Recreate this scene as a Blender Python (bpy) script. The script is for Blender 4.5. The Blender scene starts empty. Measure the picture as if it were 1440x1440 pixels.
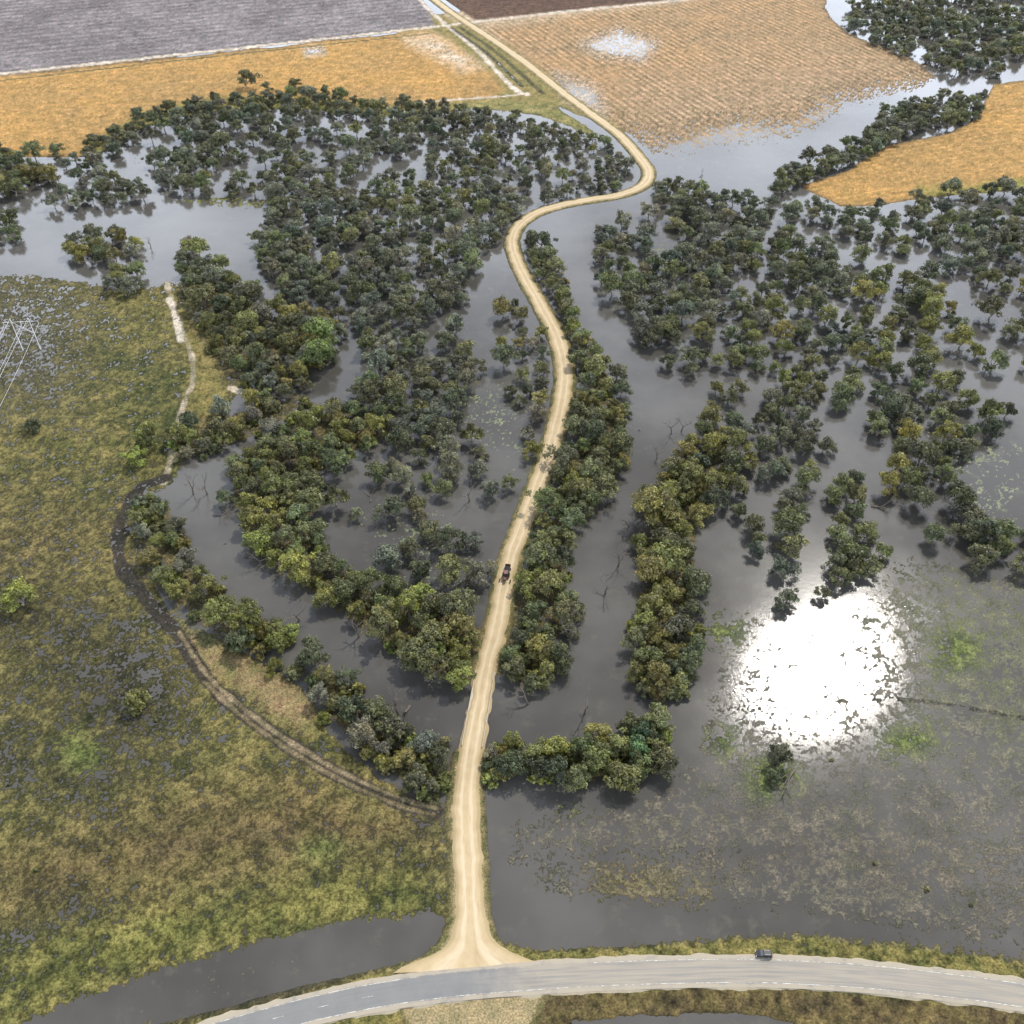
import bpy, math, random, time
import numpy as np
from mathutils import Vector, Matrix
T0=time.time()
rng=np.random.default_rng(7); random.seed(7)
scene=bpy.context.scene
# ---------------------------------------------------------------- survey mapping (map reference -> metres on the ground)
H=270.0; F=1300.0; TH=math.radians(43); ct=math.cos(TH); st=math.sin(TH)
def G(u,v,z=0.0):
    u=np.asarray(u,dtype=float); v=np.asarray(v,dtype=float)
    yv=720-v
    t=(z-H)/(-F*st+yv*ct)
    return (u-720)*t,(F*ct+yv*st)*t
# ---------------------------------------------------------------- noise
TB=rng.random((512,512)).astype(np.float32)
def vn(x,y):
    xi=np.floor(x).astype(np.int64); yi=np.floor(y).astype(np.int64)
    fx=(x-xi).astype(np.float32); fy=(y-yi).astype(np.float32)
    fx=fx*fx*(3-2*fx); fy=fy*fy*(3-2*fy)
    a=TB[yi&511,xi&511]; b=TB[yi&511,(xi+1)&511]; c=TB[(yi+1)&511,xi&511]; d=TB[(yi+1)&511,(xi+1)&511]
    return (a*(1-fx)+b*fx)*(1-fy)+(c*(1-fx)+d*fx)*fy
def fbm(x,y,s,o=3,seed=0):
    x=x/s+seed*17.3; y=y/s-seed*9.1; r=0; a=1; t=0
    for i in range(o):
        r=r+a*(vn(x,y)*2-1); t+=a; a*=0.55
        x,y=x*1.62*1.2-y*1.2*0.9+5.2, x*0.9*1.2+y*1.62*1.2+1.7
    return r/t*1.5
# ---------------------------------------------------------------- geometry helpers
def cat(P,n=8):
    P=np.array(P,float); Q=[]
    E=np.vstack([2*P[0]-P[1],P,2*P[-1]-P[-2]])
    for i in range(1,len(E)-2):
        for k in range(n):
            t=k/n; a,b,c,d=E[i-1],E[i],E[i+1],E[i+2]
            Q.append(.5*((2*b)+(c-a)*t+(2*a-5*b+4*c-d)*t*t+(3*b-a-3*c+d)*t**3))
    Q.append(E[-2]); return np.array(Q)
def sdpoly(U,V,poly,m=60):
    P=np.array(poly,float); out=np.full(U.shape,-float(m),np.float32)
    k=np.nonzero((U>P[:,0].min()-m)&(U<P[:,0].max()+m)&(V>P[:,1].min()-m)&(V<P[:,1].max()+m))[0]
    if len(k)==0: return out
    x=U[k]; y=V[k]; d2=np.full(len(k),1e12); ins=np.zeros(len(k),bool)
    for i in range(len(P)):
        a=P[i]; b=P[(i+1)%len(P)]; e=b-a
        t=np.clip(((x-a[0])*e[0]+(y-a[1])*e[1])/(e@e+1e-9),0,1)
        d2=np.minimum(d2,(x-a[0]-t*e[0])**2+(y-a[1]-t*e[1])**2)
        c=((a[1]>y)!=(b[1]>y)); 
        if abs(e[1])>1e-9: ins^=c&(x<e[0]*(y-a[1])/e[1]+a[0])
    d=np.sqrt(d2); out[k]=np.where(ins,d,-d); return out
def dline(X,Y,P,m):
    out=np.full(X.shape,float(m)); 
    k=np.nonzero((X>P[:,0].min()-m)&(X<P[:,0].max()+m)&(Y>P[:,1].min()-m)&(Y<P[:,1].max()+m))[0]
    if len(k)==0: return out
    x=X[k];y=Y[k];d2=np.full(len(k),float(m*m))
    for i in range(len(P)-1):
        a=P[i];e=P[i+1]-a
        t=np.clip(((x-a[0])*e[0]+(y-a[1])*e[1])/(e@e+1e-9),0,1)
        d2=np.minimum(d2,(x-a[0]-t*e[0])**2+(y-a[1]-t*e[1])**2)
    out[k]=np.sqrt(d2); return out
def sm(x,a,b):
    t=np.clip((x-a)/(b-a),0,1); return t*t*(3-2*t)
def mesh_from(name,V,Fc,mats=(),smooth=False,mi=None):
    me=bpy.data.meshes.new(name); me.from_pydata([tuple(map(float,p)) for p in V],[],[tuple(map(int,f)) for f in Fc])
    for m in mats: me.materials.append(m)
    if mi is not None: me.polygons.foreach_set('material_index',np.array(mi,dtype=np.int32))
    if smooth: me.polygons.foreach_set('use_smooth',np.ones(len(me.polygons),dtype=bool))
    me.update(); return me
def add(name,me,loc=(0,0,0),rz=0,parent=None,sc=(1,1,1)):
    o=bpy.data.objects.new(name,me); scene.collection.objects.link(o)
    o.location=loc; o.rotation_euler=(0,0,rz); o.scale=sc
    if parent: o.parent=parent
    return o
# ---------------------------------------------------------------- material helper
class M:
    def __init__(s,name,rough=.9,spec=.3):
        s.m=bpy.data.materials.new(name); s.m.use_nodes=True; s.t=s.m.node_tree; s.n=s.t.nodes; s.l=s.t.links
        s.b=s.n['Principled BSDF']; s.b.inputs['Roughness'].default_value=rough; s.b.inputs['Specular IOR Level'].default_value=spec
    def node(s,ty,**k):
        n=s.n.new(ty)
        for a,b in k.items(): setattr(n,a,b)
        return n
    def val(s,sock,v):
        if isinstance(v,(int,float)): sock.default_value=v
        elif isinstance(v,tuple): sock.default_value=(*v,1) if len(v)==3 and sock.type=='RGBA' else v
        else: s.l.new(v,sock)
    def pos(s,scale=(1,1,1),rot=0):
        g=s.node('ShaderNodeNewGeometry'); mp=s.node('ShaderNodeMapping'); mp.inputs['Scale'].default_value=scale; mp.inputs['Rotation'].default_value=(0,0,rot)
        s.l.new(g.outputs['Position'],mp.inputs['Vector']); return mp.outputs['Vector']
    def noise(s,scale,detail=3,rough=.6,vec=None):
        n=s.node('ShaderNodeTexNoise'); n.inputs['Scale'].default_value=scale; n.inputs['Detail'].default_value=detail; n.inputs['Roughness'].default_value=rough
        s.l.new(vec if vec is not None else s.pos(),n.inputs['Vector']); return n.outputs['Fac']
    def ramp(s,x,a,b,lo=0.,hi=1.):
        n=s.node('ShaderNodeMapRange'); n.interpolation_type='SMOOTHSTEP'
        for i,v in enumerate((x,a,b,lo,hi)): s.val(n.inputs[i],v)
        return n.outputs[0]
    def mix(s,f,a,b,mode='MIX'):
        n=s.node('ShaderNodeMix',data_type='RGBA',blend_type=mode)
        s.val(n.inputs[0],f); s.val(n.inputs[6],a); s.val(n.inputs[7],b); return n.outputs[2]
    def math(s,op,a,b=0.):
        n=s.node('ShaderNodeMath',operation=op); s.val(n.inputs[0],a); s.val(n.inputs[1],b); return n.outputs[0]
    def attr(s,name,out='Fac'):
        n=s.node('ShaderNodeAttribute'); n.attribute_name=name; return n.outputs[out]
    def bump(s,h,strength=.3,dist=.1):
        n=s.node('ShaderNodeBump'); n.inputs['Strength'].default_value=strength; n.inputs['Distance'].default_value=dist
        s.l.new(h,n.inputs['Height']); s.l.new(n.outputs[0],s.b.inputs['Normal'])
def plain(name,c,rough=.6,spec=.3,metal=0,var=.15):
    m=M(name,rough,spec); m.b.inputs['Metallic'].default_value=metal
    n=m.noise(3.0,2); lo=tuple(x*(1-var) for x in c); hi=tuple(x*(1+var) for x in c)
    m.l.new(m.mix(n,lo,hi),m.b.inputs['Base Color']); return m.m
# ================================================================= LAYOUT
ROAD=[(662,1366),(662,1352),(662,1330),(661,1290),(658,1200),(655,1130),(661,1070),(671,1010),(684,940),(699,880),(708,830),(720,780),(744,715),(768,650),(785,590),(794,530),(785,480),(760,430),(735,385),(720,345),(730,318),(760,298),(810,285),(870,275),(903,262),(912,243),(899,222),(870,190),(830,160),(790,130),(740,90),(690,55),(640,22),(600,-8),(540,-52),(420,-140)]
PAVED=[(120,1530),(230,1482),(330,1450),(420,1425),(520,1403),(620,1388),(720,1379),(850,1371),(1000,1367),(1100,1368),(1250,1378),(1440,1402),(1600,1432),(1800,1484)]
def toW(P,n=8):
    Q=cat(P,n); x,y=G(Q[:,0],Q[:,1]); return np.stack([x,y],1)
roadW=toW(ROAD,8); pavedW=toW(PAVED,8)
rv=cat(ROAD,8)[:,1]
roadWid=np.interp(rv,[0,240,345,430,530,700,800,900,1000,1060,1130,1250,1290,1318,1335,1346,1356,1366],[6.4,6.4,6.2,6.8,7.2,6.4,6.2,6.4,6.2,7,7.8,7.4,8.4,11,16,24,36,42])

# ---------------------------------------------------------------- terrain grid
vs=np.concatenate([-492+np.geomspace(20,478,55),np.linspace(-12,1450,930),np.linspace(1456,2050,60)])
us=np.concatenate([-900-np.geomspace(5000,40,14),np.linspace(-900,-22,90),np.linspace(-20,1460,960),np.linspace(1468,2340,90),2340+np.geomspace(40,5000,14)])
nu,nv=len(us),len(vs)
UU,VV=np.meshgrid(us,vs); U=UU.ravel(); V=VV.ravel()
X,Y=G(U,V)
w1=fbm(X,Y,28,4,1); w2=fbm(X,Y,28,4,2)
sc=np.clip(1300/(np.sqrt(X*X+Y*Y+H*H)),.2,5)   # map scale at each vertex
Uw=U+w1*2.2*sc; Vw=V+w2*1.8*sc*.7
N=len(U)
n_f=fbm(X,Y,2.2,3,3); n_m=fbm(X,Y,9,4,4); n_l=fbm(X,Y,45,4,5); n_x=fbm(X,Y,5,3,6); n_h=fbm(X,Y,0.8,2,8)
L=np.full(N,-1.0); A=np.full(N,.15); C=np.zeros((N,3)); C[:]=(.075,.068,.05)
ROWA=np.zeros(N); PH=np.zeros(N)
def paint(poly,soft,L0,A0,c1=None,c2=None,nz=None,row=None,mask=None,warp=True):
    global L,A,C,ROWA,PH
    s=sdpoly(Uw if warp else U,Vw if warp else V,poly,max(60,soft*2)) if poly is not None else None
    m=np.clip(s/soft*.5+.5,0,1) if mask is None else mask
    if L0 is not None: L=L*(1-m)+L0*m
    if A0 is not None: A=A*(1-m)+A0*m
    if c1 is not None:
        t=np.clip((n_m if nz is None else nz)*.5+.5,0,1)[:,None]
        cc=np.array(c1)*(1-t)+np.array(c2)*t
        C[:]=C*(1-m[:,None])+cc*m[:,None]
    if row is not None:
        ROWA[:]=ROWA*(1-m)+row[0]*m
        (x0,y0),(x1,y1)=[G(*p) for p in row[1]]
        d=math.hypot(x1-x0,y1-y0); nx,ny=-(y1-y0)/d,(x1-x0)/d
        PH[:]=np.where(m>.3,(X*nx+Y*ny)*2*math.pi/row[2],PH)
    elif c1 is not None: ROWA[:]=ROWA*(1-m)
    return m
olive=(.050,.056,.019); yel=(.138,.118,.044); dgr=(.04,.046,.018)
gold=(.315,.185,.060); gold2=(.24,.152,.060)
paint([(-9000,-490),(9000,-490),(9000,-20),(1700,-14),(1500,-10),(-9000,-10)],3,.9,.1,(.22,.16,.08),(.12,.12,.05),nz=fbm(X,Y,400,3,9),warp=False)
LEFTROW=((0,105),(620,38)); RDROW=((690,50),(920,215))
paint([(560,20),(700,20),(840,130),(900,190),(860,180),(790,150),(700,150),(640,150),(560,150)],2,.5,.2,(.20,.15,.06),(.13,.12,.045))
paint([(620,20),(1000,-40),(1100,-20),(1000,20),(700,60)],2,.6,.2,(.34,.27,.19),(.25,.19,.12))
paint([(-3000,430),(-3000,-60),(566,-60),(612,36),(0,108)],2,.9,.1,(.100,.089,.092),(.175,.158,.160),nz=n_l+n_m*.6,row=(.45,LEFTROW,13),warp=False)
paint([(600,-60),(1600,-200),(970,-2),(668,29),(626,0)],2,.9,.1,(.055,.033,.024),(.09,.052,.034),nz=n_l,row=(.3,LEFTROW,8),warp=False)
paint([(-3000,520),(-600,200),(0,108),(600,42),(640,60),(712,126),(690,138),(640,146),(560,155),(430,142),(330,142),(200,168),(110,222),(0,222),(-400,270)],4,.9,.1,gold,gold2,nz=n_l+n_m*.5,row=(.10,LEFTROW,9))
paint([(676,38),(970,0),(1200,-60),(1160,10),(1190,45),(1280,82),(1315,105),(1290,122),(1185,142),(1150,172),(1100,192),(1030,192),(960,205),(915,215),(880,185),(800,130)],8,.5,.25,(.270,.172,.088),(.205,.145,.082),nz=n_l+n_m*.5,row=(.75,RDROW,6.6))
paint([(900,140),(1180,90),(1315,105),(1180,150),(930,195)],60,.45,.3,(.215,.155,.10),(.25,.178,.11),nz=n_l,row=(.7,RDROW,6.6))
paint([(880,175),(940,190),(1030,165),(1110,168),(1160,135),(1280,110),(1300,125),(1190,150),(1150,190),(1060,212),(940,225)],28,-.06,.8,(.20,.155,.10),(.25,.17,.09),row=(.5,RDROW,6.6))
paint([(820,62),(870,42),(925,62),(905,84),(845,78)],12,-.05,.9,(.30,.25,.19),(.36,.29,.22))
paint([(780,105),(840,125),(850,160),(800,140)],12,.0,.8,(.30,.25,.19),(.36,.29,.22))
paint([(425,68),(455,66),(460,76),(430,80)],5,0,.5,(.35,.30,.25),(.4,.32,.22))
paint([(570,55),(610,50),(680,95),(650,100),(600,75)],10,.3,.5,(.45,.38,.30),(.34,.23,.12))
paint([(1125,262),(1190,240),(1245,205),(1330,188),(1375,165),(1395,118),(1600,90),(2400,60),(2400,330),(1440,262),(1360,268),(1290,282),(1230,292),(1180,292)],6,.8,.15,gold,gold2,nz=n_l+n_m*.5,row=(.25,((1180,240),(1440,190)),6))
paint([(1290,262),(1345,262),(1400,255),(1440,250),(1440,266),(1350,275),(1290,280)],5,.5,.3,(.14,.15,.035),(.24,.18,.06))
paint([(110,215),(195,160),(300,137),(430,134),(560,150),(640,144),(650,160),(540,166),(420,156),(300,158),(200,182),(120,232)],5,.3,.5,(.10,.11,.035),(.19,.15,.05))
paint([(640,146),(705,140),(790,150),(850,195),(820,190),(760,165),(680,156)],5,.4,.3,(.2,.17,.07),(.12,.12,.04))
# left paddock
LG=[(-3000,700),(-400,410),(0,384),(70,388),(150,402),(205,402),(240,394),(300,402),(312,470),(345,535),(318,580),(262,640),(236,690),(185,700),(190,760),(235,850),(290,885),(400,955),(455,1020),(530,1085),(590,1125),(628,1110),(632,1292),(600,1292),(450,1306),(300,1342),(150,1392),(40,1440),(-300,1560),(-3000,2200)]
paint(LG,6,.24,.46,olive,yel,nz=n_m*.8+n_l*1.0+n_x*.6+n_f*.5)
paint([(-400,390),(0,384),(60,390),(110,420),(110,500),(80,560),(-400,610)],60,.08,.5,(.046,.045,.032),(.080,.074,.036),nz=n_f)
paint([(-300,700),(60,690),(190,720),(180,800),(60,850),(-300,860)],60,.25,.5,(.07,.06,.026),(.12,.10,.04),nz=n_f+n_m)
paint([(-300,1272),(0,1298),(110,1266),(190,1258),(120,1298),(0,1338),(-300,1400)],20,.0,.45,dgr,(.065,.065,.03))
paint([(60,880),(170,860),(260,935),(245,1040),(150,1050),(60,985)],60,.04,.45,(.020,.020,.013),(.048,.046,.021),nz=n_f+n_m)
paint([(0,820),(110,850),(160,930),(80,960),(-80,930)],60,.12,.4,(.036,.036,.02),(.08,.072,.028),nz=n_f+n_m)
paint([(20,980),(60,1060),(200,1090),(110,1130),(-60,1100)],50,.10,.45,(.032,.033,.018),(.070,.064,.027),nz=n_f+n_m)
paint([(560,1140),(618,1150),(618,1290),(590,1290),(590,1200)],20,.05,.45,(.035,.036,.02),(.07,.065,.03),nz=n_f)
paint([(-300,1345),(0,1360),(120,1300),(250,1262),(400,1222),(600,1200),(610,1280),(450,1296),(300,1332),(150,1380),(0,1440),(-300,1540)],24,.30,.45,(.045,.052,.018),(.125,.118,.036),nz=n_m+n_x*.7+n_f*.5)
paint([(250,880),(400,950),(450,1010),(420,1030),(330,970),(260,920)],14,.5,.35,(.21,.15,.08),(.12,.105,.045),nz=n_f+n_m)
paint([(250,420),(300,420),(330,545),(280,600),(262,560),(280,510)],12,.4,.4,(.19,.15,.055),(.11,.10,.035))
paint([(0,1200),(300,1110),(420,1090),(600,1160),(600,1200),(420,1220),(200,1250),(0,1290)],50,.30,.42,(.055,.045,.024),(.112,.088,.036),nz=n_x+n_l*.4)
paint([(200,285),(300,270),(390,275),(380,300),(300,300)],10,-.02,.5,(.17,.16,.06),(.12,.13,.04))
# right weedy shallows
WEED=[(700,1140),(850,1118),(925,1100),(965,1045),(985,950),(1000,850),(1060,855),(1110,870),(1190,850),(1240,800),(1330,775),(1380,800),(1440,800),(2300,700),(3000,1600),(1600,1390),(1440,1345),(1200,1308),(950,1292),(760,1270),(712,1210)]
nw=n_f*.6+n_h*.7+n_m*.6+n_l*.3
paint(WEED,56,.13,.80,(.050,.047,.038),(.098,.090,.070),nz=nw)
paint([(780,1180),(950,1140),(1200,1150),(1440,1180),(1440,1300),(1200,1270),(950,1260),(800,1245)],60,.17,.72,(.044,.040,.030),(.086,.077,.056),nz=nw)
paint([(1240,820),(1440,805),(1900,780),(1900,1100),(1440,1060),(1330,1000),(1260,900)],70,.16,.76,(.052,.056,.030),(.100,.100,.060),nz=nw)
paint([(1060,885),(1130,870),(1210,880),(1235,950),(1200,1030),(1130,1045),(1070,1000)],80,-.5,.9,None)
for p in ([(840,1228),(900,1218),(960,1240),(990,1262),(900,1268),(845,1252)],): paint(p,40,.33,.6,(.16,.13,.06),(.08,.072,.04),nz=nw)
for (cx,cy,rx,ry) in [(1340,917,38,22),(1277,1040,34,22),(1025,888,24,16),(1085,1090,36,24),(1018,1040,16,14),(450,1197,18,10),(110,1057,24,18),(806,1130,10,5),(1300,620,20,8)]:
    P=[(cx+rx*math.cos(a)*random.uniform(.7,1.2),cy+ry*math.sin(a)*random.uniform(.7,1.2)) for a in np.linspace(0,6.28,11)[:-1]]
    paint(P,24,.32,.6,(.050,.075,.02),(.105,.125,.038),nz=n_f)
# dark open margins
paint([(680,1120),(705,1135),(712,1210),(740,1265),(950,1284),(1200,1302),(1200,1312),(1000,1316),(850,1322),(750,1328),(700,1300),(688,1200)],22,-.6,.5)
paint([(930,1100),(968,1050),(985,960),(975,950),(940,1050),(900,1100),(700,1110),(690,1130),(840,1115)],16,-.6,.4)
paint([(1130,1195),(740,1195),(700,1215),(760,1222)],16,-.15,.6)
# reeds in the water
reed=((.14,.155,.085),(.085,.105,.05))
for p in ([(150,225),(190,200),(300,195),(380,215),(300,235),(170,245)],[(740,240),(790,212),(808,222),(780,245),(750,262)],[(775,350),(800,352),(830,420),(880,460),(930,500),(900,500),(850,460),(800,400)],
          [(880,310),(960,330),(990,400),(960,470),(930,430),(900,380)]):
    paint(p,22,-.22,.95,*reed,nz=n_f)
pale=((.18,.195,.115),(.10,.12,.065))
for p in ([(480,720),(560,700),(640,700),(690,760),(640,830),(540,800)],[(560,560),(660,520),(740,540),(740,660),(640,640)],[(862,830),(888,830),(888,980),(862,970)],[(690,600),(720,520),(740,640),(720,700)],[(680,470),(720,430),(760,500),(740,520)],[(560,800),(680,800),(690,870),(560,830)],[(270,830),(310,850),(300,880),(270,860)],[(1340,640),(1440,620),(1440,760),(1340,740)],[(390,330),(500,330),(480,420),(400,400)],[(560,200),(700,190),(740,250),(560,260)],[(1250,560),(1440,620),(1440,700),(1300,680)]):
    paint(p,36,-.28,1.0,*pale,nz=n_f)
# banks
BANKS=[[(330,640),(400,600),(470,570),(530,580),(540,620),(470,660),(440,700),(450,750),(510,815),(600,850),(690,880),(690,960),(640,975),(560,930),(480,870),(400,810),(345,750),(320,700)],
 [(748,330),(790,370),(820,460),(870,540),(885,600),(880,660),(840,720),(800,760),(805,860),(790,950),(735,975),(705,950),(720,850),(745,780),(775,700),(805,620),(812,530),(795,460),(765,400),(740,350)],
 [(400,930),(500,960),(560,1020),(640,1050),(650,1100),(600,1120),(530,1080),(455,1010)],
 [(935,680),(990,620),(1040,650),(1000,720),(980,780),(985,900),(960,980),(900,980),(890,900),(900,780)],
 [(735,1070),(850,1040),(930,1020),(940,1080),(880,1105),(760,1100)],
 [(180,700),(240,700),(260,770),(310,830),(400,870),(410,925),(330,915),(240,850),(190,790)],
 [(240,620),(330,570),(420,550),(460,570),(380,610),(300,640),(250,660)],
 [(240,360),(330,400),(400,440),(470,450),(470,520),(400,550),(320,540),(270,450)],
 [(670,1050),(730,1050),(730,1080),(680,1100)]]
for p in BANKS: paint(p,12,.14,.55,(.07,.064,.032),(.13,.105,.05))
# ditches
paint([(-40,1490),(40,1442),(150,1394),(300,1344),(450,1308),(600,1294),(626,1300),(618,1322),(560,1348),(400,1388),(250,1432),(160,1475)],16,-.5,.7)
V1=[(636,1100),(634,1200),(632,1300),(600,1345),(540,1362),(400,1400),(220,1440),(100,1490),(80,1560),(400,1480),(700,1430),(1000,1420),(1440,1440),(1800,1520),(1900,1480),(1600,1390),(1440,1350),(1300,1328),(1150,1313),(1000,1320),(850,1328),(750,1334),(700,1318),(684,1280),(678,1200),(680,1110)]
V2=[(540,1440),(700,1405),(850,1390),(1000,1387),(1200,1395),(1440,1420),(1900,1500),(1900,1900),(-200,1900),(200,1530)]
vn2=n_x*.6+n_f*.6+n_m*.4
paint(V1,10,.42,.55,(.048,.058,.018),(.16,.13,.045),nz=vn2)
paint(V2,6,.5,.3,(.045,.035,.020),(.115,.09,.034),nz=vn2)
paint([(800,1440),(900,1427),(1040,1429),(1120,1440),(1100,1500),(820,1500)],6,-.6,.2)
# minor tracks
def track(P,hw,c1,c2,Lv=.5,soft=.8,nz=None,wob=.5,op=1.0):
    W=toW(P,8); d=dline(X,Y,W,30)+n_m*wob
    m=(1-sm(d,hw,hw+soft+.9/np.clip(sc,1,9)))*op; paint(None,1,Lv,.12,c1,c2,nz=nz,mask=m)
pl=(.44,.39,.33); pl2=(.32,.27,.21)
track([(-900,200),(0,104),(300,72),(620,37)],2.4,pl,pl2,wob=1.3)
track([(-900,216),(0,114),(300,80),(600,48)],.8,(.06,.06,.03),(.1,.09,.04))
track([(620,37),(668,31),(820,14),(985,-3),(1200,-30)],2.6,pl,pl2,wob=1)
track([(560,-40),(600,10),(628,36),(672,72),(722,124),(742,134)],1.7,pl,pl2,wob=1)
track([(646,38),(696,72),(746,116),(764,132)],1.6,(.06,.065,.03),(.10,.09,.04),Lv=.2)
track([(636,40),(686,76),(734,122)],1.0,(.05,.05,.03),(.05,.055,.03),Lv=.0)
track([(742,132),(690,137),(620,142),(560,146)],1.2,pl,pl2,wob=1)
track([(655,30),(705,62),(760,104)],1.0,(.05,.06,.02),(.09,.08,.03))
track([(235,398),(240,418),(250,440),(256,468),(268,495),(272,535),(262,560),(250,600),(243,630),(236,660),(230,680)],.75,(.34,.30,.23),(.11,.09,.045),nz=n_m+.2,wob=.7)
track([(238,420),(248,450),(254,480)],1.2,(.38,.34,.28),(.40,.35,.28),wob=.8)
track([(325,546),(345,552)],1.8,(.4,.36,.28),(.36,.3,.22))
LT=[(232,672),(195,690),(170,735),(168,790),(200,835),(250,895),(290,955),(345,1005),(405,1048),(480,1092),(560,1127),(612,1142)]
track(LT,2.2,(.040,.036,.03),(.064,.055,.04),Lv=.05,wob=.9)
track([(x+2,y-5) for x,y in LT[5:]],.3,(.20,.16,.10),(.12,.10,.055),Lv=.3,nz=n_m)
track([(x-3,y+4) for x,y in LT[6:]],.3,(.17,.135,.085),(.11,.09,.045),Lv=.3,nz=n_m)
track([(940,1010),(1100,990),(1280,985),(1440,1010)],.3,(.045,.042,.034),(.06,.055,.045),Lv=.0,nz=n_m,op=.6)
# ---- height
hf=L+A*(n_f*.45+n_x*.26+n_h*.62)
wet=sm(hf,-.05,.45)
C*= (0.5+0.5*wet)[:,None]
C*= np.clip(1+.26*n_f+.26*n_h,.3,2)[:,None]
Z=np.clip(.32*hf,-.5,.34)
Z=np.where(A>.7,Z*.35,Z)
dr=dline(X,Y,roadW,40); dp=dline(X,Y,pavedW,40)
hwv=np.interp(V,[0,240,345,530,700,800,1000,1130,1250,1290,1318,1335,1346,1366],[3.2,3.2,3.1,3.6,3.2,3.1,3.1,3.9,3.7,4.2,5.5,8,12,20])
bridge=(sm(V,944,958)*(1-sm(V,1046,1058)))
e=(1-sm(dr+n_x*.5,hwv+.8,hwv+3.4))*(1-bridge)
e2=(1-sm(dp+n_x*.5,4.6,8))
tt=np.clip(n_f*.6+.5,0,1)[:,None]
vc=np.array((.18,.145,.07))*(1-tt)+np.array((.065,.070,.028))*tt
C[:]=C*(1-e[:,None])+vc*e[:,None]
vd=1-sm(dr-hwv+n_f*.4,.1,1.0); vd=vd*(1-bridge)
C[:]=C*(1-vd[:,None]*.6)+np.array((.30,.235,.135))*vd[:,None]*.6
ee=np.maximum(e,e2)
Z=Z*(1-ee)+.55*ee
Z=np.where(bridge*(dr<9)>.4,np.minimum(Z,-.3),Z)
Z=np.where((dr<hwv+.2)&(bridge<.5)|(dp<4.6),np.minimum(Z,.56),Z)
WT=np.clip((1-sm(hf,.0,.6))*sm(A,.55,.75),0,1)*(1-ee)
me=bpy.data.meshes.new('ground')
me.vertices.add(N); co=np.stack([X,Y,Z],1).astype(np.float32); me.vertices.foreach_set('co',co.ravel())
ii=np.arange(N).reshape(nv,nu)
q=np.stack([ii[1:,:-1],ii[1:,1:],ii[:-1,1:],ii[:-1,:-1]],-1).reshape(-1,4).astype(np.int32)
me.loops.add(q.size); me.loops.foreach_set('vertex_index',q.ravel())
me.polygons.add(len(q)); me.polygons.foreach_set('loop_start',np.arange(0,q.size,4,dtype=np.int32)); 
me.polygons.foreach_set('use_smooth',np.ones(len(q),dtype=bool))
me.update(calc_edges=True)
ca=me.attributes.new('cover','FLOAT_COLOR','POINT'); ca.data.foreach_set('color',np.concatenate([np.clip(C,0,1),np.ones((N,1))],1).astype(np.float32).ravel())
for nm,ar in (('rowamp',ROWA),('rowphase',PH),('wetness',WT)):
    a=me.attributes.new(nm,'FLOAT','POINT'); a.data.foreach_set('value',ar.astype(np.float32))
g=M('ground_cover',.95,.12)
n1=g.noise(1.7,4,.72); n2=g.noise(.12,3,.6)
base=g.mix(1.0,g.attr('cover','Color'),g.mix(g.ramp(n1,.25,.75),(.38,.39,.38),(1.62,1.61,1.60)),'MULTIPLY')
base=g.mix(1.0,base,g.mix(g.ramp(n2,.25,.75),(.74,.80,.76),(1.26,1.20,1.24)),'MULTIPLY')
ph=g.math('ADD',g.attr('rowphase'),g.math('MULTIPLY',n2,2.6))
rw=g.math('MULTIPLY',g.math('SINE',ph),g.attr('rowamp')); rw=g.math('MULTIPLY',rw,g.ramp(g.noise(.03,2),.3,.65,.15,1.1))
rc=g.node('ShaderNodeCombineColor'); r1=g.math('ADD',g.math('MULTIPLY',rw,.40),1.0)
for i in range(3): g.l.new(r1,rc.inputs[i])
base=g.mix(1.0,base,rc.outputs[0],'MULTIPLY')
wtn=g.attr('wetness')
g.l.new(g.ramp(wtn,0.,1.,.95,.45),g.b.inputs['Roughness']); g.l.new(g.ramp(wtn,0.,1.,.12,.24),g.b.inputs['Specular IOR Level'])
g.l.new(base,g.b.inputs['Base Color']); g.bump(n1,.7,.25)
me.materials.append(g.m); add('ground',me)
print('ground',time.time()-T0)
# ---------------------------------------------------------------- water
w=M('flood_water',.13,.5); w.b.inputs['IOR'].default_value=1.45
nA=w.noise(.012,4,.6)
wc=w.mix(w.ramp(nA,.35,.65),(.050,.047,.042),(.084,.081,.074))
wc=w.mix(w.ramp(w.noise(.11,4,.7),.54,.72,0,.5),wc,(.096,.092,.074))
w.l.new(wc,w.b.inputs['Base Color'])
wn=w.noise(.6,6,.8,vec=w.pos((1,.6,1)))
w.bump(wn,.16,.13)
w.l.new(w.ramp(nA,.35,.65,.065,.10),w.b.inputs['Roughness'])
S=30000
add('flood_water',mesh_from('flood_water',[(-S,-2000,0),(S,-2000,0),(S,S,0),(-S,S,0)],[(0,1,2,3)],[w.m]))
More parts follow.
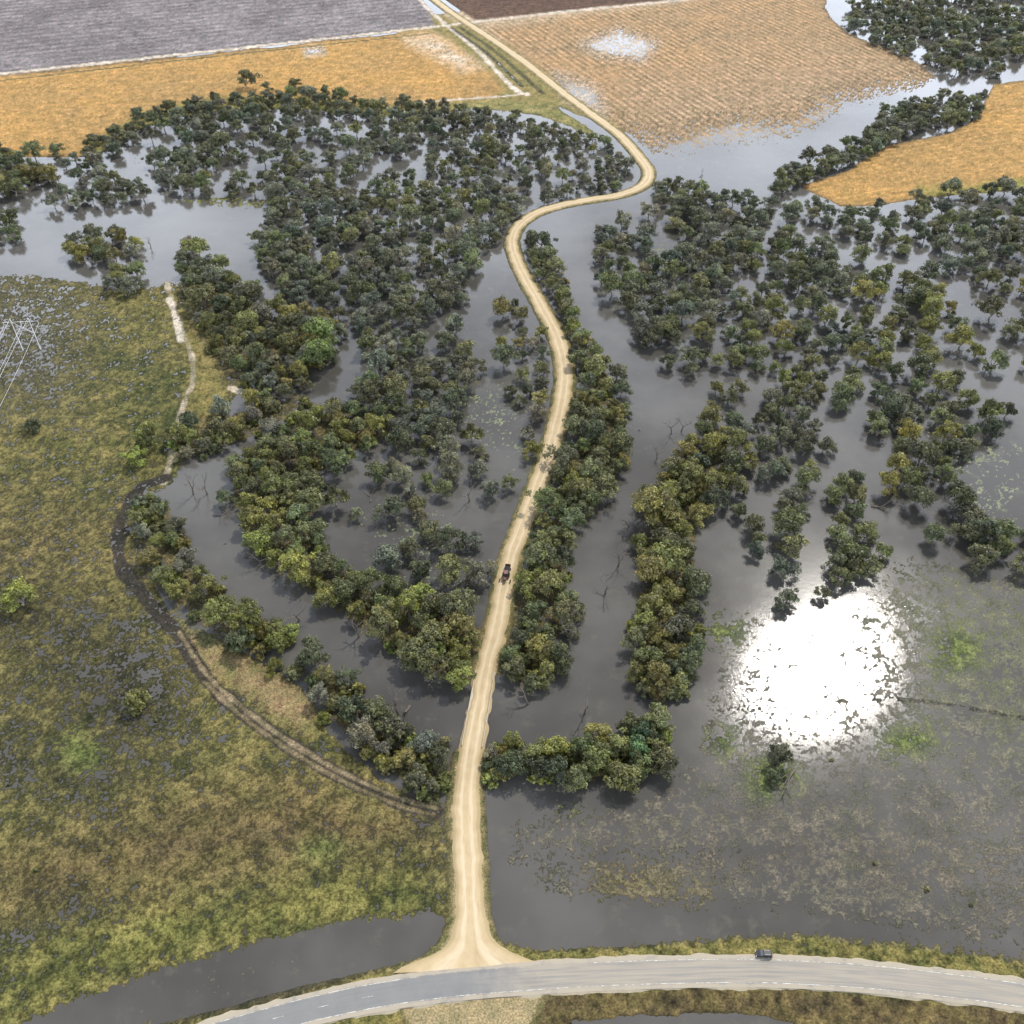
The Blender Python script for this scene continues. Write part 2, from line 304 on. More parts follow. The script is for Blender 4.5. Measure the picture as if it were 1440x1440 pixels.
# ---------------------------------------------------------------- roads
def ribbon(name,W,wid,z,mat,skirt=.45,jit=.35,nc=9,crown=.06,rng_=None):
    W=np.array(W); n=len(W); Tn=np.gradient(W,axis=0); Tn/=np.linalg.norm(Tn,axis=1)[:,None]; Nn=np.stack([-Tn[:,1],Tn[:,0]],1)
    s=np.concatenate([[0],np.cumsum(np.linalg.norm(np.diff(W,axis=0),axis=1))])
    jl=fbm(s,s*0+3.3,5,3,11)*jit; jr=fbm(s,s*0+8.8,5,3,12)*jit
    ts=list(np.linspace(-1,1,nc)); VV_=[];UVs=[]
    if skirt>0: ts=[-1.0]+ts+[1.0]
    m=len(ts)
    for i in range(n):
        for k,t in enumerate(ts):
            hw=wid[i]/2+(jl[i] if t<0 else jr[i]); off=t*hw; zz=z-crown*t*t
            if skirt>0 and k in (0,m-1): off=t*(hw+.9); zz=z-skirt
            p=W[i]+Nn[i]*off; VV_.append((p[0],p[1],zz)); UVs.append((t,s[i]))
    Fc=[(i*m+k,(i+1)*m+k,(i+1)*m+k+1,i*m+k+1) for i in range(n-1) for k in range(m-1)]
    a=np.array(VV_[Fc[0][0]]);b=np.array(VV_[Fc[0][1]]);c=np.array(VV_[Fc[0][3]])
    if np.cross(b-a,c-a)[2]<0: Fc=[f[::-1] for f in Fc]
    me=mesh_from(name,VV_,Fc,[mat],True)
    uv=me.uv_layers.new(name='UVMap'); li=np.zeros(len(me.loops),dtype=np.int32); me.loops.foreach_get('vertex_index',li)
    uv.data.foreach_set('uv',np.array(UVs,dtype=np.float32)[li].ravel())
    return add(name,me)
def resample(W,wid,step=1.5):
    s=np.concatenate([[0],np.cumsum(np.linalg.norm(np.diff(W,axis=0),axis=1))]); q_=np.arange(0,s[-1],step)
    return np.stack([np.interp(q_,s,W[:,0]),np.interp(q_,s,W[:,1])],1),np.interp(q_,s,wid)
d=M('dirt_gravel',.92,.2)
uvn=d.node('ShaderNodeUVMap'); sx=d.node('ShaderNodeSeparateXYZ'); d.l.new(uvn.outputs[0],sx.inputs[0])
mp=d.node('ShaderNodeMapping'); mp.inputs['Scale'].default_value=(3.0,.05,1); d.l.new(uvn.outputs[0],mp.inputs['Vector'])
st1=d.noise(1.6,4,.6,vec=mp.outputs[0]); nn=d.noise(.35,5,.65); 
ac=d.math('ABSOLUTE',sx.outputs[0]); rut=d.ramp(d.math('ABSOLUTE',d.math('SUBTRACT',ac,.40)),.05,.24,1,0)
cb=d.mix(nn,(.31,.235,.13),(.47,.375,.24)); cb=d.mix(d.math('MULTIPLY',d.math('MULTIPLY',rut,.6),d.ramp(st1,.3,.6,.3,1)),cb,(.54,.455,.33)); cb=d.mix(d.ramp(st1,.5,.72,0,.6),cb,(.27,.20,.11))
cb=d.mix(d.ramp(ac,.7,1.0,0,.6),cb,(.23,.18,.09)); d.l.new(cb,d.b.inputs['Base Color']); d.bump(nn,.4,.1)
rW,rw_=resample(roadW,roadWid,1.5)
ribbon('dirt_road',rW,rw_,.80,d.m,jit=.8)
pW,pw_=resample(pavedW,np.full(len(pavedW),8.6),1.5)
sh=M('gravel_shoulder',.92,.2); nn=sh.noise(.5,5,.7); sh.l.new(sh.mix(nn,(.18,.155,.10),(.40,.35,.265)),sh.b.inputs['Base Color'])
ribbon('road_shoulder',pW,pw_,.76,sh.m,crown=.02,jit=.6)
a=M('asphalt',.85,.25); uvn=a.node('ShaderNodeUVMap'); sx=a.node('ShaderNodeSeparateXYZ'); a.l.new(uvn.outputs[0],sx.inputs[0])
gp=a.node('ShaderNodeNewGeometry'); sp=a.node('ShaderNodeSeparateXYZ'); a.l.new(gp.outputs['Position'],sp.inputs[0])
nA=a.noise(.25,4,.65); mp=a.node('ShaderNodeMapping'); mp.inputs['Scale'].default_value=(4.0,.03,1); a.l.new(uvn.outputs[0],mp.inputs['Vector']); stA=a.noise(1.5,4,.6,vec=mp.outputs[0])
dust=a.ramp(a.math('ADD',sp.outputs[0],a.math('MULTIPLY',a.math('SUBTRACT',nA,.5),26)),-14.,10.,.12,.62)
dust=a.math('MULTIPLY',dust,a.ramp(stA,.3,.65,.4,1.1))
dust=a.math('MAXIMUM',dust,a.ramp(a.math('ADD',a.math('ABSOLUTE',sx.outputs[0]),a.math('MULTIPLY',a.math('SUBTRACT',nA,.5),.5)),.8,1.0,0,.8))
ca_=a.mix(dust,a.mix(nA,(.115,.12,.125),(.17,.175,.18)),(.33,.285,.215))
a.l.new(ca_,a.b.inputs['Base Color'])
ribbon('paved_road',pW,np.full(len(pW),7.0),.84,a.m,skirt=.06,crown=.01,jit=.12)
lm=M('line_paint',.7); nn=lm.noise(.8,4,.7); lm.l.new(lm.mix(lm.ramp(nn,.42,.66),(.24,.225,.19),(.60,.60,.58)),lm.b.inputs['Base Color'])
def offs(W,o):
    Tn=np.gradient(W,axis=0);Tn/=np.linalg.norm(Tn,axis=1)[:,None]; return W+np.stack([-Tn[:,1],Tn[:,0]],1)*o
def strips(name,segs):
    VV_=[];Fc=[]
    for W in segs:
        if len(W)<2: continue
        a_=offs(W,.07);b_=offs(W,-.07);k=len(VV_)
        for p,r in zip(a_,b_): VV_+= [(p[0],p[1],.848),(r[0],r[1],.848)]
        Fc+=[(k+2*i,k+2*i+1,k+2*i+3,k+2*i+2) for i in range(len(W)-1)]
    add(name,mesh_from(name,VV_,Fc,[lm.m]))
lo=[p for p in range(len(pW)) if pW[p][0]<-26]; hi=[p for p in range(len(pW)) if pW[p][0]>22]
segs=[offs(pW,-3.1),offs(pW,3.1)[lo],offs(pW,3.1)[hi]]
segs+=[pW[i:i+3] for i in lo[:-3:8]]
strips('road_marking',segs)
print('roads',time.time()-T0)
# ---------------------------------------------------------------- tubes
def tube(VV_,Fc,P,R,n=6):
    P=np.array(P,float); k0=len(VV_)
    for i in range(len(P)):
        t=P[min(i+1,len(P)-1)]-P[max(i-1,0)]; t/=np.linalg.norm(t)+1e-9
        a_=np.cross(t,(0.31,0.9,.2)); a_/=np.linalg.norm(a_)+1e-9; b_=np.cross(t,a_)
        for j in range(n):
            an=2*math.pi*j/n; VV_.append(P[i]+(a_*math.cos(an)+b_*math.sin(an))*R[i])
    for i in range(len(P)-1):
        for j in range(n):
            Fc.append((k0+i*n+j,k0+i*n+(j+1)%n,k0+(i+1)*n+(j+1)%n,k0+(i+1)*n+j))
# ---------------------------------------------------------------- tree materials
lf=M('gum_foliage',.5,.4); oi=lf.node('ShaderNodeObjectInfo')
shd=lf.attr('shade'); cs=lf.node('ShaderNodeCombineColor')
for i in range(3): lf.l.new(shd,cs.inputs[i])
fc=lf.mix(1.0,oi.outputs['Color'],cs.outputs[0],'MULTIPLY')
fc=lf.mix(lf.ramp(lf.noise(.28,2),.45,.7,0,.5),fc,lf.mix(1.0,fc,(1.45,1.28,.8),'MULTIPLY'))
lf.l.new(fc,lf.b.inputs['Base Color'])
tr=lf.node('ShaderNodeBsdfTranslucent'); lf.l.new(lf.mix(1.0,fc,(1.35,1.35,.65),'MULTIPLY'),tr.inputs['Color'])
ms=lf.node('ShaderNodeMixShader'); ms.inputs[0].default_value=.28; lf.l.new(lf.b.outputs[0],ms.inputs[1]); lf.l.new(tr.outputs[0],ms.inputs[2])
lf.l.new(ms.outputs[0],lf.n['Material Output'].inputs['Surface'])
bark=plain('gum_bark',(.24,.21,.175),.9,.2,var=.4)
deadm=plain('dead_wood',(.12,.10,.085),.9,.2,var=.4)
def make_tree(seed,Ht,R,nc,lpc,low=False):
    r=np.random.default_rng(seed); VV_=[];Fc=[]
    lean=r.normal(0,.6,2); fork=np.array([lean[0],lean[1],Ht*r.uniform(.14,.24)])
    tube(VV_,Fc,[(0,0,-1.2),(lean[0]*.3,lean[1]*.3,Ht*.1),fork],[.48,.4,.32])
    asym=r.uniform(.8,1.2,2); off=r.normal(0,.5,2)
    cl=[]
    nl=r.integers(5,8); a0=r.uniform(0,6.28)
    for k in range(nl):
        an=a0+k*6.28/nl+r.normal(0,.3); rr=R*r.uniform(.32,.70); top=Ht*(.80-.38*(rr/(R*.68))**2*r.uniform(.3,1.2))
        e_=np.array([math.cos(an)*rr*asym[0]+off[0],math.sin(an)*rr*asym[1]+off[1],top])
        mid=fork+(e_-fork)*.5+np.array([r.normal(0,.4),r.normal(0,.4),.5])
        tube(VV_,Fc,[fork,mid,e_],[.26,.17,.08],5)
        for j in range(max(3,nc//nl)):
            c=e_+np.array([r.normal(0,R*.2),r.normal(0,R*.2),r.normal(-.9,Ht*.14)]); c[2]=max(c[2],Ht*.18)
            cl.append(c); tube(VV_,Fc,[mid+(e_-mid)*r.uniform(.2,.9),c],[.08,.03],4)
    for j in range(5): cl.append(np.array([off[0]+r.normal(0,R*.2),off[1]+r.normal(0,R*.2),Ht*r.uniform(.74,.95)]))
    if low:
        for j in range(6):
            an=r.uniform(0,6.28); cl.append(np.array([math.cos(an)*R*.75,math.sin(an)*R*.75,Ht*r.uniform(.12,.4)]))
    nb=len(Fc); shade=[1.0]*len(VV_)
    VV_=[np.array(p) for p in VV_]; arrs=[np.array(VV_)]; fs=[]; k0=len(VV_)
    for c in cl:
        rad=R*r.uniform(.19,.35); n=int(lpc*(rad/(R*.27))**1.6); s0=r.uniform(.55,1.6)
        D=r.normal(size=(n,3)); D/=np.linalg.norm(D,axis=1)[:,None]; D[:,2]=np.where(D[:,2]<-.35,-D[:,2],D[:,2])
        lob=1+.30*np.sin(D[:,0]*5+r.uniform(0,6))*np.cos(D[:,1]*5+r.uniform(0,6))
        Pp=c+D*(rad*lob*r.uniform(.6,1.15,n))[:,None]*np.array([1,1,.85])
        Nn=D+r.normal(0,.42,(n,3)); Nn/=np.linalg.norm(Nn,axis=1)[:,None]
        A_=np.cross(Nn,r.normal(size=(n,3))); A_/=np.linalg.norm(A_,axis=1)[:,None]; B_=np.cross(Nn,A_)
        sz=r.uniform(.2,.48,n)[:,None]; as_=r.uniform(.5,1.0,n)[:,None]
        quad=np.stack([Pp-A_*sz-B_*sz*as_*.6,Pp+A_*sz*.5-B_*sz*as_,Pp+A_*sz*1.1+B_*sz*as_*.5,Pp-A_*sz*.6+B_*sz*as_],1).reshape(-1,3)
        arrs.append(quad); fs.append(np.arange(n*4).reshape(n,4)+k0); k0+=n*4
        shade+=list(np.repeat(s0*r.uniform(.75,1.25,n),4))
    Vt=np.concatenate(arrs); Fall=[tuple(f) for f in Fc]+[tuple(f) for f in np.concatenate(fs)]
    me=mesh_from('gum_tree_mesh',Vt,Fall,[bark,lf.m],False,[0]*nb+[1]*(len(Fall)-nb))
    at=me.attributes.new('shade','FLOAT','POINT'); at.data.foreach_set('value',np.array(shade,dtype=np.float32))
    return me
TREES=[make_tree(100+i,[10.5,11.5,9.5,12,11,9,11,12.5,10,10.5][i],[6.8,7.3,6.2,6.9,7.6,5.8,6.6,7.8,7.1,6.1][i],[20,24,18,22,24,16,20,26,22,18][i],120) for i in range(10)]
BUSHY=[make_tree(200+i,[9,10.5,8][i],[6,6.6,5.4][i],20,150,True) for i in range(3)]
SHRUB=[make_tree(300+i,4.2,2.9,9,70,True) for i in range(2)]
def make_dead(seed):
    r=np.random.default_rng(seed);VV_=[];Fc=[]
    def br(p,dv,l,rad,dep):
        q_=p+dv*l; m=p+dv*l*.5+r.normal(0,l*.06,3); tube(VV_,Fc,[p,m,q_],[rad,rad*.8,rad*.55],5)
        if dep==0: return
        for k in range(r.integers(2,4)):
            nd=dv+r.normal(0,.55,3); nd[2]=abs(nd[2])*.8+.1; nd/=np.linalg.norm(nd); br(m+(q_-m)*r.uniform(.2,1),nd,l*r.uniform(.55,.8),rad*.55,dep-1)
    br(np.array([0,0,-.8]),np.array([r.normal(0,.2),r.normal(0,.2),1.0]),5.0,.42,4)
    return mesh_from('dead_tree_mesh',VV_,Fc,[deadm])
DEAD=[make_dead(400+i) for i in range(4)]
print('trees built',time.time()-T0)
# ---------------------------------------------------------------- forest placement
blu=(.092,.104,.072); grn=(.108,.120,.054); oli=(.145,.144,.048); dk=(.074,.083,.045); brt=(.155,.170,.048); gry=(.130,.134,.098)
wood=bpy.data.objects.new('flooded_woodland',None); scene.collection.objects.link(wood)
CH=[[(240,700),(262,684),(305,765),(385,822),(445,862),(505,905),(560,955),(640,985),(650,1015),(600,1022),(530,995),(450,925),(365,862),(295,825),(255,755)],
    [(770,345),(822,335),(850,430),(905,505),(965,550),(985,600),(935,655),(893,720),(890,820),(880,900),(860,990),(730,1040),(695,1020),(800,985),(822,850),(824,745),(885,690),(905,600),(885,530),(825,450),(785,380)],
    [(440,540),(500,450),(520,520),(500,560),(440,590),(350,620),(340,610)],
    [(0,270),(100,300),(230,280),(350,290),(340,330),(300,330),(220,360),(200,390),(0,380)],
    [(640,415),(690,350),(710,400),(700,450),(690,520),(700,600),(680,600),(660,470)],
    [(330,330),(350,300),(372,400),(400,420),(350,410)],[(1225,380),(1260,400),(1240,520),(1180,640),(1160,760),(1130,800),(1190,560),(1240,470)],
    [(540,620),(560,640),(480,680),(460,740),(450,740),(455,680)]]
cells={}
def free(x,y,sp):
    cx,cy=int(x//20),int(y//20)
    for i in (-1,0,1):
        for j in (-1,0,1):
            for (a_,b_,s_) in cells.get((cx+i,cy+j),()):
                if (a_-x)**2+(b_-y)**2<((sp+s_)*.5)**2: return False
    return True
def occupy(x,y,sp): cells.setdefault((int(x//20),int(y//20)),[]).append((x,y,sp))
cnt=0
def put(x,y,s,tints,kind=None,parent=wood,name='gum_tree',z0=0):
    global cnt
    me=(kind or TREES)[random.randrange(len(kind or TREES))]
    o=add(name,me,(x,y,-.1+z0),random.uniform(0,6.28),parent,(s*random.uniform(.9,1.1),s*random.uniform(.9,1.1),s*random.uniform(.8,1.1)))
    t=random.choice(tints); k=random.uniform(.72,1.3); o.color=(t[0]*k*random.uniform(.88,1.15),t[1]*k,t[2]*k*random.uniform(.85,1.15),1); cnt+=1; return o
def forest(poly,dens,sp,sc_,tints,kind=None,clus=18,seed=0,chan=True):
    P=np.array(poly,float); x0,y0=P.min(0); x1,y1=P.max(0)
    xs,ys=G(P[:,0],P[:,1]); area=.5*abs(np.dot(xs,np.roll(ys,1))-np.dot(ys,np.roll(xs,1)))
    n=int(10*((x1-x0)*(y1-y0)*1.0)/(max(1,.5*abs(np.dot(P[:,0],np.roll(P[:,1],1))-np.dot(P[:,1],np.roll(P[:,0],1)))))*area/sp**2)+20
    n=min(n,14000)
    u=rng.uniform(x0,x1,n); v=rng.uniform(y0,y1,n); ins=sdpoly(u,v,poly,5)>0; u=u[ins];v=v[ins]
    s=rng.uniform(*sc_,len(u)); X_,Y_=G(u,v,6.5*s.mean() if len(s) else 7)
    nz=fbm(X_,Y_,clus,3,20+seed)*.5+.5
    thr=np.quantile(nz,min(1,dens)) if len(nz) else 1; ok=nz<=thr   # dens = fraction of the block that is timbered
    dd=dline(X_,Y_,roadW,30); ok&=dd>4.6+3.0*s
    if chan:
        dep=Y_*ct+H*st; uu=720+F*X_/dep; vv=720-F*(Y_*st-H*ct)/dep
        for c in CH: ok&=sdpoly(uu,vv,c,5)<0
    for i in np.nonzero(ok)[0]:
        sp_=sp*(.7+.6*(s[i]-sc_[0])/(sc_[1]-sc_[0]+1e-6))
        if free(X_[i],Y_[i],sp_): occupy(X_[i],Y_[i],sp_); put(X_[i],Y_[i],s[i],tints,kind)
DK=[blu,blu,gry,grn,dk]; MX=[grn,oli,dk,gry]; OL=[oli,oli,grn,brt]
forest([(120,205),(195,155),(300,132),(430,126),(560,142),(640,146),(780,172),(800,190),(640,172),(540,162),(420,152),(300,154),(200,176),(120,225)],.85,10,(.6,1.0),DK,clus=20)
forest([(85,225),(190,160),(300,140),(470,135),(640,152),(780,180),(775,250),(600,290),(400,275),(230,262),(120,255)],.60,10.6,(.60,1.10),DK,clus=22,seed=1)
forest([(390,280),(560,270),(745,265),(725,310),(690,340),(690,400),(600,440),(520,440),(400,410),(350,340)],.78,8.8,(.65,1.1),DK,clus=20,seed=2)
forest([(-200,215),(0,210),(50,212),(70,245),(30,265),(-200,290)],.95,10,(.8,1.1),MX)
forest([(30,285),(130,250),(215,250),(210,275),(110,300),(30,310)],.7,10,(.7,1.0),DK)
forest([(90,335),(130,318),(190,325),(188,358),(110,360)],.95,10,(.75,1.0),MX,chan=False)
forest([(155,375),(195,370),(190,402),(155,400)],1,10,(.75,.95),MX,chan=False)
forest([(-20,300),(12,290),(20,330),(-20,330)],1,10,(.9,1.1),MX,chan=False)
forest([(240,355),(270,330),(330,390),(400,425),(480,435),(485,500),(430,535),(360,540),(310,500),(268,440)],.82,8.6,(.62,1.1),MX)
forest([(500,440),(640,450),(672,510),(640,560),(660,620),(580,640),(540,610),(505,560),(495,500)],.80,8.6,(.65,1.08),DK,seed=3,clus=17)
forest([(245,600),(330,560),(400,540),(455,560),(380,600),(300,620),(255,650)],.95,8.0,(.62,.95),MX)
forest([(325,640),(400,590),(470,560),(530,580),(545,625),(480,660),(448,690),(455,750),(500,795),(560,820),(640,845),(695,870),(690,940),(640,960),(560,915),(480,850),(400,800),(345,745),(315,700)],1.0,7.5,(.6,1.1),OL+[grn,grn])
forest([(455,680),(540,640),(660,600),(740,640),(735,700),(690,730),(690,800),(640,830),(560,800),(500,770)],.42,9,(.5,1.0),[gry,gry,grn,dk],clus=14,seed=4)
forest([(640,400),(720,420),(770,470),(785,520),(765,600),(740,640),(715,560),(700,470),(660,440)],.55,9,(.5,.9),MX,clus=13,seed=5)
forest([(740,320),(770,350),(805,430),(835,480),(870,520),(888,580),(882,650),(845,705),(800,730),(803,790),(805,860),(790,930),(745,960),(705,930),(720,850),(740,780),(770,700),(800,620),(810,530),(790,460),(760,410),(730,350)],1.0,7.2,(.58,1.0),[grn,dk,oli,grn],chan=False)
forest([(425,915),(505,920),(520,985),(600,1030),(645,1050),(640,1085),(590,1100),(540,1065),(455,1000)],.9,7.8,(.6,1.0),MX)
forest([(675,1045),(725,1040),(725,1078),(685,1085)],1.0,7.6,(.6,.8),MX,chan=False)
forest([(180,690),(240,700),(260,760),(305,800),(300,840),(250,830),(195,785)],.95,7.8,(.55,.9),MX)
forest([(300,845),(345,835),(415,865),(405,920),(330,900)],.95,8,(.65,.95),OL)
forest([(930,660),(990,600),(1010,560),(1055,640),(1030,690),(980,720),(962,740),(990,810),(985,900),(962,965),(895,965),(885,900),(900,820),(895,720)],.93,8,(.65,1.1),[oli,grn,oli,dk],chan=False)
forest([(740,1045),(850,1022),(880,1005),(935,1008),(938,1080),(880,1095),(755,1090)],1,7.8,(.65,1.0),[grn,oli,dk],chan=False)
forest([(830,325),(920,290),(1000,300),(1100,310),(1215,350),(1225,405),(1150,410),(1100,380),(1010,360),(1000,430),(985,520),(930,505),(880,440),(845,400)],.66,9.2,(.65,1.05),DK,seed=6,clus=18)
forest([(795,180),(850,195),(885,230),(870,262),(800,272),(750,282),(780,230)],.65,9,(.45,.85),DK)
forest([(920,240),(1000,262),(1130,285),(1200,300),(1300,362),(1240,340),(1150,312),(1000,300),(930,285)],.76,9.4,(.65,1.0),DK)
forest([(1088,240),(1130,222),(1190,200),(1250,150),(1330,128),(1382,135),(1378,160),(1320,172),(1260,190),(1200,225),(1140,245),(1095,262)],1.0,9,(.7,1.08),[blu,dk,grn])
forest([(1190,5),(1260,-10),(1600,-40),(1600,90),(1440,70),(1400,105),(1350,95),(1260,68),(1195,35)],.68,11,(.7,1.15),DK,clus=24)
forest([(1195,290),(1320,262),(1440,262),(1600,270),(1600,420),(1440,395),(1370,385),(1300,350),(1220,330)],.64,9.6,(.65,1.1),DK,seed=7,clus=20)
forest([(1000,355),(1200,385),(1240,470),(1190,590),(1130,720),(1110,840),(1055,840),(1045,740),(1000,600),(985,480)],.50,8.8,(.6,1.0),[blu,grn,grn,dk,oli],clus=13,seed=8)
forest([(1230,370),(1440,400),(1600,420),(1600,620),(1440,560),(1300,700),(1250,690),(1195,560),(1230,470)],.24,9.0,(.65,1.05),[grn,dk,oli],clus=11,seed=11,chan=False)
forest([(1175,745),(1245,750),(1245,795),(1210,815),(1175,805)],1,7.8,(.7,.95),[dk,grn],chan=False)
forest([(1180,668),(1225,660),(1222,730),(1175,735)],.95,8,(.65,.9),[dk,grn],chan=False)
forest([(1285,640),(1330,610),(1390,590),(1380,625),(1310,665),(1290,720),(1262,705),(1270,670)],.95,8.4,(.6,.9),[oli,grn,dk],chan=False)
forest([(1340,690),(1385,700),(1440,730),(1520,740),(1520,800),(1440,790),(1380,795),(1350,740)],.6,9,(.7,1.0),[grn,dk],chan=False,clus=12)
forest([(1298,735),(1322,735),(1322,752),(1298,752)],1,8,(.5,.7),[dk],chan=False)
forest([(1225,565),(1290,560),(1280,610),(1228,610)],.75,8,(.7,.95),[dk,grn],chan=False)
forest([(1145,830),(1166,828),(1165,850),(1146,850)],1,8,(.5,.65),[dk],chan=False)
for u,v,s in [(345,108,1.3),(375,118,.9),(415,115,.8),(455,125,.7),(480,130,.9),(195,155,.8),(80,208,.8),(725,160,.7),(575,150,.8),(130,195,.7),(160,180,.8),(230,150,.7),(270,145,.6),(300,135,.7)]:
    x,y=G(u,v,7*s); put(float(x),float(y),s,[dk,grn])
print('trees placed',cnt,time.time()-T0)
for u,v,s,t,k in [(185,977,1.0,[(.10,.105,.042)],BUSHY),(26,838,1.0,[(.16,.17,.04)],TREES),(205,612,1.0,[brt,],BUSHY),(190,640,.8,[brt],BUSHY),(44,597,.7,[dk],BUSHY),(448,468,1.4,[(.13,.165,.05)],TREES),(445,500,1.2,[(.12,.145,.05)],TREES),(1098,1060,.8,[dk],TREES[5:6]),(1086,1084,.6,[grn],BUSHY),(893,1048,1.0,[(.06,.10,.04)],BUSHY),(905,1030,.9,[(.055,.09,.04)],BUSHY),(385,935,.55,[brt],BUSHY),(1205,782,1.05,[grn],BUSHY),(350,875,1.1,[(.15,.155,.04)],TREES),(1385,745,1.0,[dk],BUSHY)]:
    x,y=G(u,v,5.5*s); put(float(x),float(y),s,t,k,None,'gum_tree')
under=bpy.data.objects.new('shrub_undergrowth',None); scene.collection.objects.link(under)
def shrubs(poly,n,sc_,tints):
    P=np.array(poly,float); u=rng.uniform(P[:,0].min(),P[:,0].max(),n); v=rng.uniform(P[:,1].min(),P[:,1].max(),n); k=sdpoly(u,v,poly,5)>0
    for a_,b_ in zip(u[k],v[k]):
        x,y=G(a_,b_,1.5); 
        if dline(np.array([x]),np.array([y]),roadW,30)[0]>7: put(float(x),float(y),random.uniform(*sc_),tints,SHRUB,under,'shrub')
for p in BANKS: shrubs(p,90,(.5,1.1),[oli,grn,brt])
shrubs([(985,1060),(1160,1030),(1420,1280),(1330,1300)],14,(.2,.4),[oli,brt])
shrubs([(0,640),(180,720),(160,860),(420,1080),(600,1180),(0,1260)],26,(.12,.3),[oli,brt,dk])
dead=bpy.data.objects.new('dead_tree_stand',None); scene.collection.objects.link(dead)
DP=[(880,770),(852,830),(876,750),(800,900),(745,985),(822,1000),(945,605),(925,640),(900,600),(290,690),(300,720),(270,690),(315,760),(365,790),(420,870),(505,890),(530,975),(575,990),(650,1030),(870,790),(885,735),(1230,708),(960,600),(560,1000),(800,790),(1190,930),(210,345),(1118,1080),(840,560),(985,245),(340,600),(420,500),(620,760),(660,700),(520,700)]
for i,(u,v) in enumerate(DP):
    x,y=G(u,v,2); s=random.uniform(.6,1.2)
    if dline(np.array([float(x)]),np.array([float(y)]),roadW,30)[0]<8: continue
    o=add('dead_tree',DEAD[i%4],(float(x),float(y),0),random.uniform(0,6.28),dead,(s,s,s*random.uniform(.7,1.2)))
    if random.random()<.3: o.rotation_euler=(1.35,random.uniform(-.3,.3),random.uniform(0,6.28)); o.location.z=.3
# ---------------------------------------------------------------- bridge
conc=plain('bridge_concrete',(.38,.34,.27),.85,.2)
i0=int(np.argmin(np.abs(rW[:,1]-float(G(0,1052)[1])))); i1=int(np.argmin(np.abs(rW[:,1]-float(G(0,948)[1]))))
seg=rW[min(i0,i1):max(i0,i1)+1]
br=bpy.data.objects.new('road_bridge',None); scene.collection.objects.link(br)
def sweep(W,prof):
    Tn=np.gradient(W,axis=0);Tn/=np.linalg.norm(Tn,axis=1)[:,None];Nn=np.stack([-Tn[:,1],Tn[:,0]],1);VV_=[];m=len(prof)
    for i in range(len(W)):
        for (o_,z_) in prof: p=W[i]+Nn[i]*o_; VV_.append((p[0],p[1],z_))
    Fc=[(i*m+k,(i+1)*m+k,(i+1)*m+(k+1)%m,i*m+(k+1)%m) for i in range(len(W)-1) for k in range(m)]
    Fc+=[tuple(range(m))[::-1],tuple((len(W)-1)*m+k for k in range(m))]; return VV_,Fc
for nm,pr in (('deck',[(-3.6,.30),(3.6,.30),(3.6,.70),(-3.6,.70)]),('kerb_left',[(-3.58,.705),(-3.3,.705),(-3.3,1.0),(-3.58,1.0)]),('kerb_right',[(3.3,.705),(3.58,.705),(3.58,1.0),(3.3,1.0)]),('rail_left',[(-3.5,1.48),(-3.42,1.48),(-3.42,1.58),(-3.5,1.58)]),('rail_right',[(3.42,1.48),(3.5,1.48),(3.5,1.58),(3.42,1.58)])):
    v_,f_=sweep(seg,pr); add(nm,mesh_from(nm,v_,f_,[conc]),parent=br)
VV_=[];Fc=[]
for i in range(0,len(seg),2):
    for sg in (-1,1):
        p=offs(seg,3.46*sg)[i]; tube(VV_,Fc,[(p[0],p[1],.95),(p[0],p[1],1.5)],[.07,.07],4)
for i in range(2,len(seg),5):
    for o_ in (-3,0,3):
        p=offs(seg,o_)[i]; tube(VV_,Fc,[(p[0],p[1],-2),(p[0],p[1],.35)],[.25,.25],8)
add('posts_and_piles',mesh_from('posts',VV_,Fc,[conc]),parent=br)
# ---------------------------------------------------------------- power line
steel=plain('galvanised_steel',(.62,.62,.62),.5,.5)
pp=[(45,492),(-95,770)]
heads=[]
for (u,v) in pp:
    x,y=map(float,G(u,v)); VV_=[];Fc=[]; hd=[]
    for ox in (-4.5,4.5): tube(VV_,Fc,[(ox,0,-1),(ox,0,19)],[.26,.17],8)
    tube(VV_,Fc,[(-9,0,17),(9,0,17)],[.14,.14],4)
    tube(VV_,Fc,[(-4.5,0,10),(4.5,0,17)],[.08,.08],4); tube(VV_,Fc,[(4.5,0,10),(-4.5,0,17)],[.08,.08],4)
    for ox in (-8.6,0,8.6): tube(VV_,Fc,[(ox,0,16.9),(ox,0,15.4)],[.12,.12],6); hd.append((ox,15.4))
    for ox in (-4.5,4.5): hd.append((ox,19))
    x2,y2=[float(t) for t in (np.array(G(*pp[1]))-np.array(G(*pp[0])))]; ang=math.atan2(y2,x2)+math.pi/2
    add('power_pole',mesh_from('power_pole',VV_,Fc,[steel],True),(x,y,0),ang)
    heads.append([(x+math.cos(ang)*o_,y+math.sin(ang)*o_,z_) for o_,z_ in hd])
VV_=[];Fc=[]
for a_,b_ in zip(*heads):
    a_=np.array(a_);b_=np.array(b_); P=[a_+(b_-a_)*t+np.array([0,0,-4*2.2*t*(1-t)]) for t in np.linspace(0,1,16)]; tube(VV_,Fc,P,[.06]*16,4)
add('power_line',mesh_from('power_line',VV_,Fc,[steel],True))
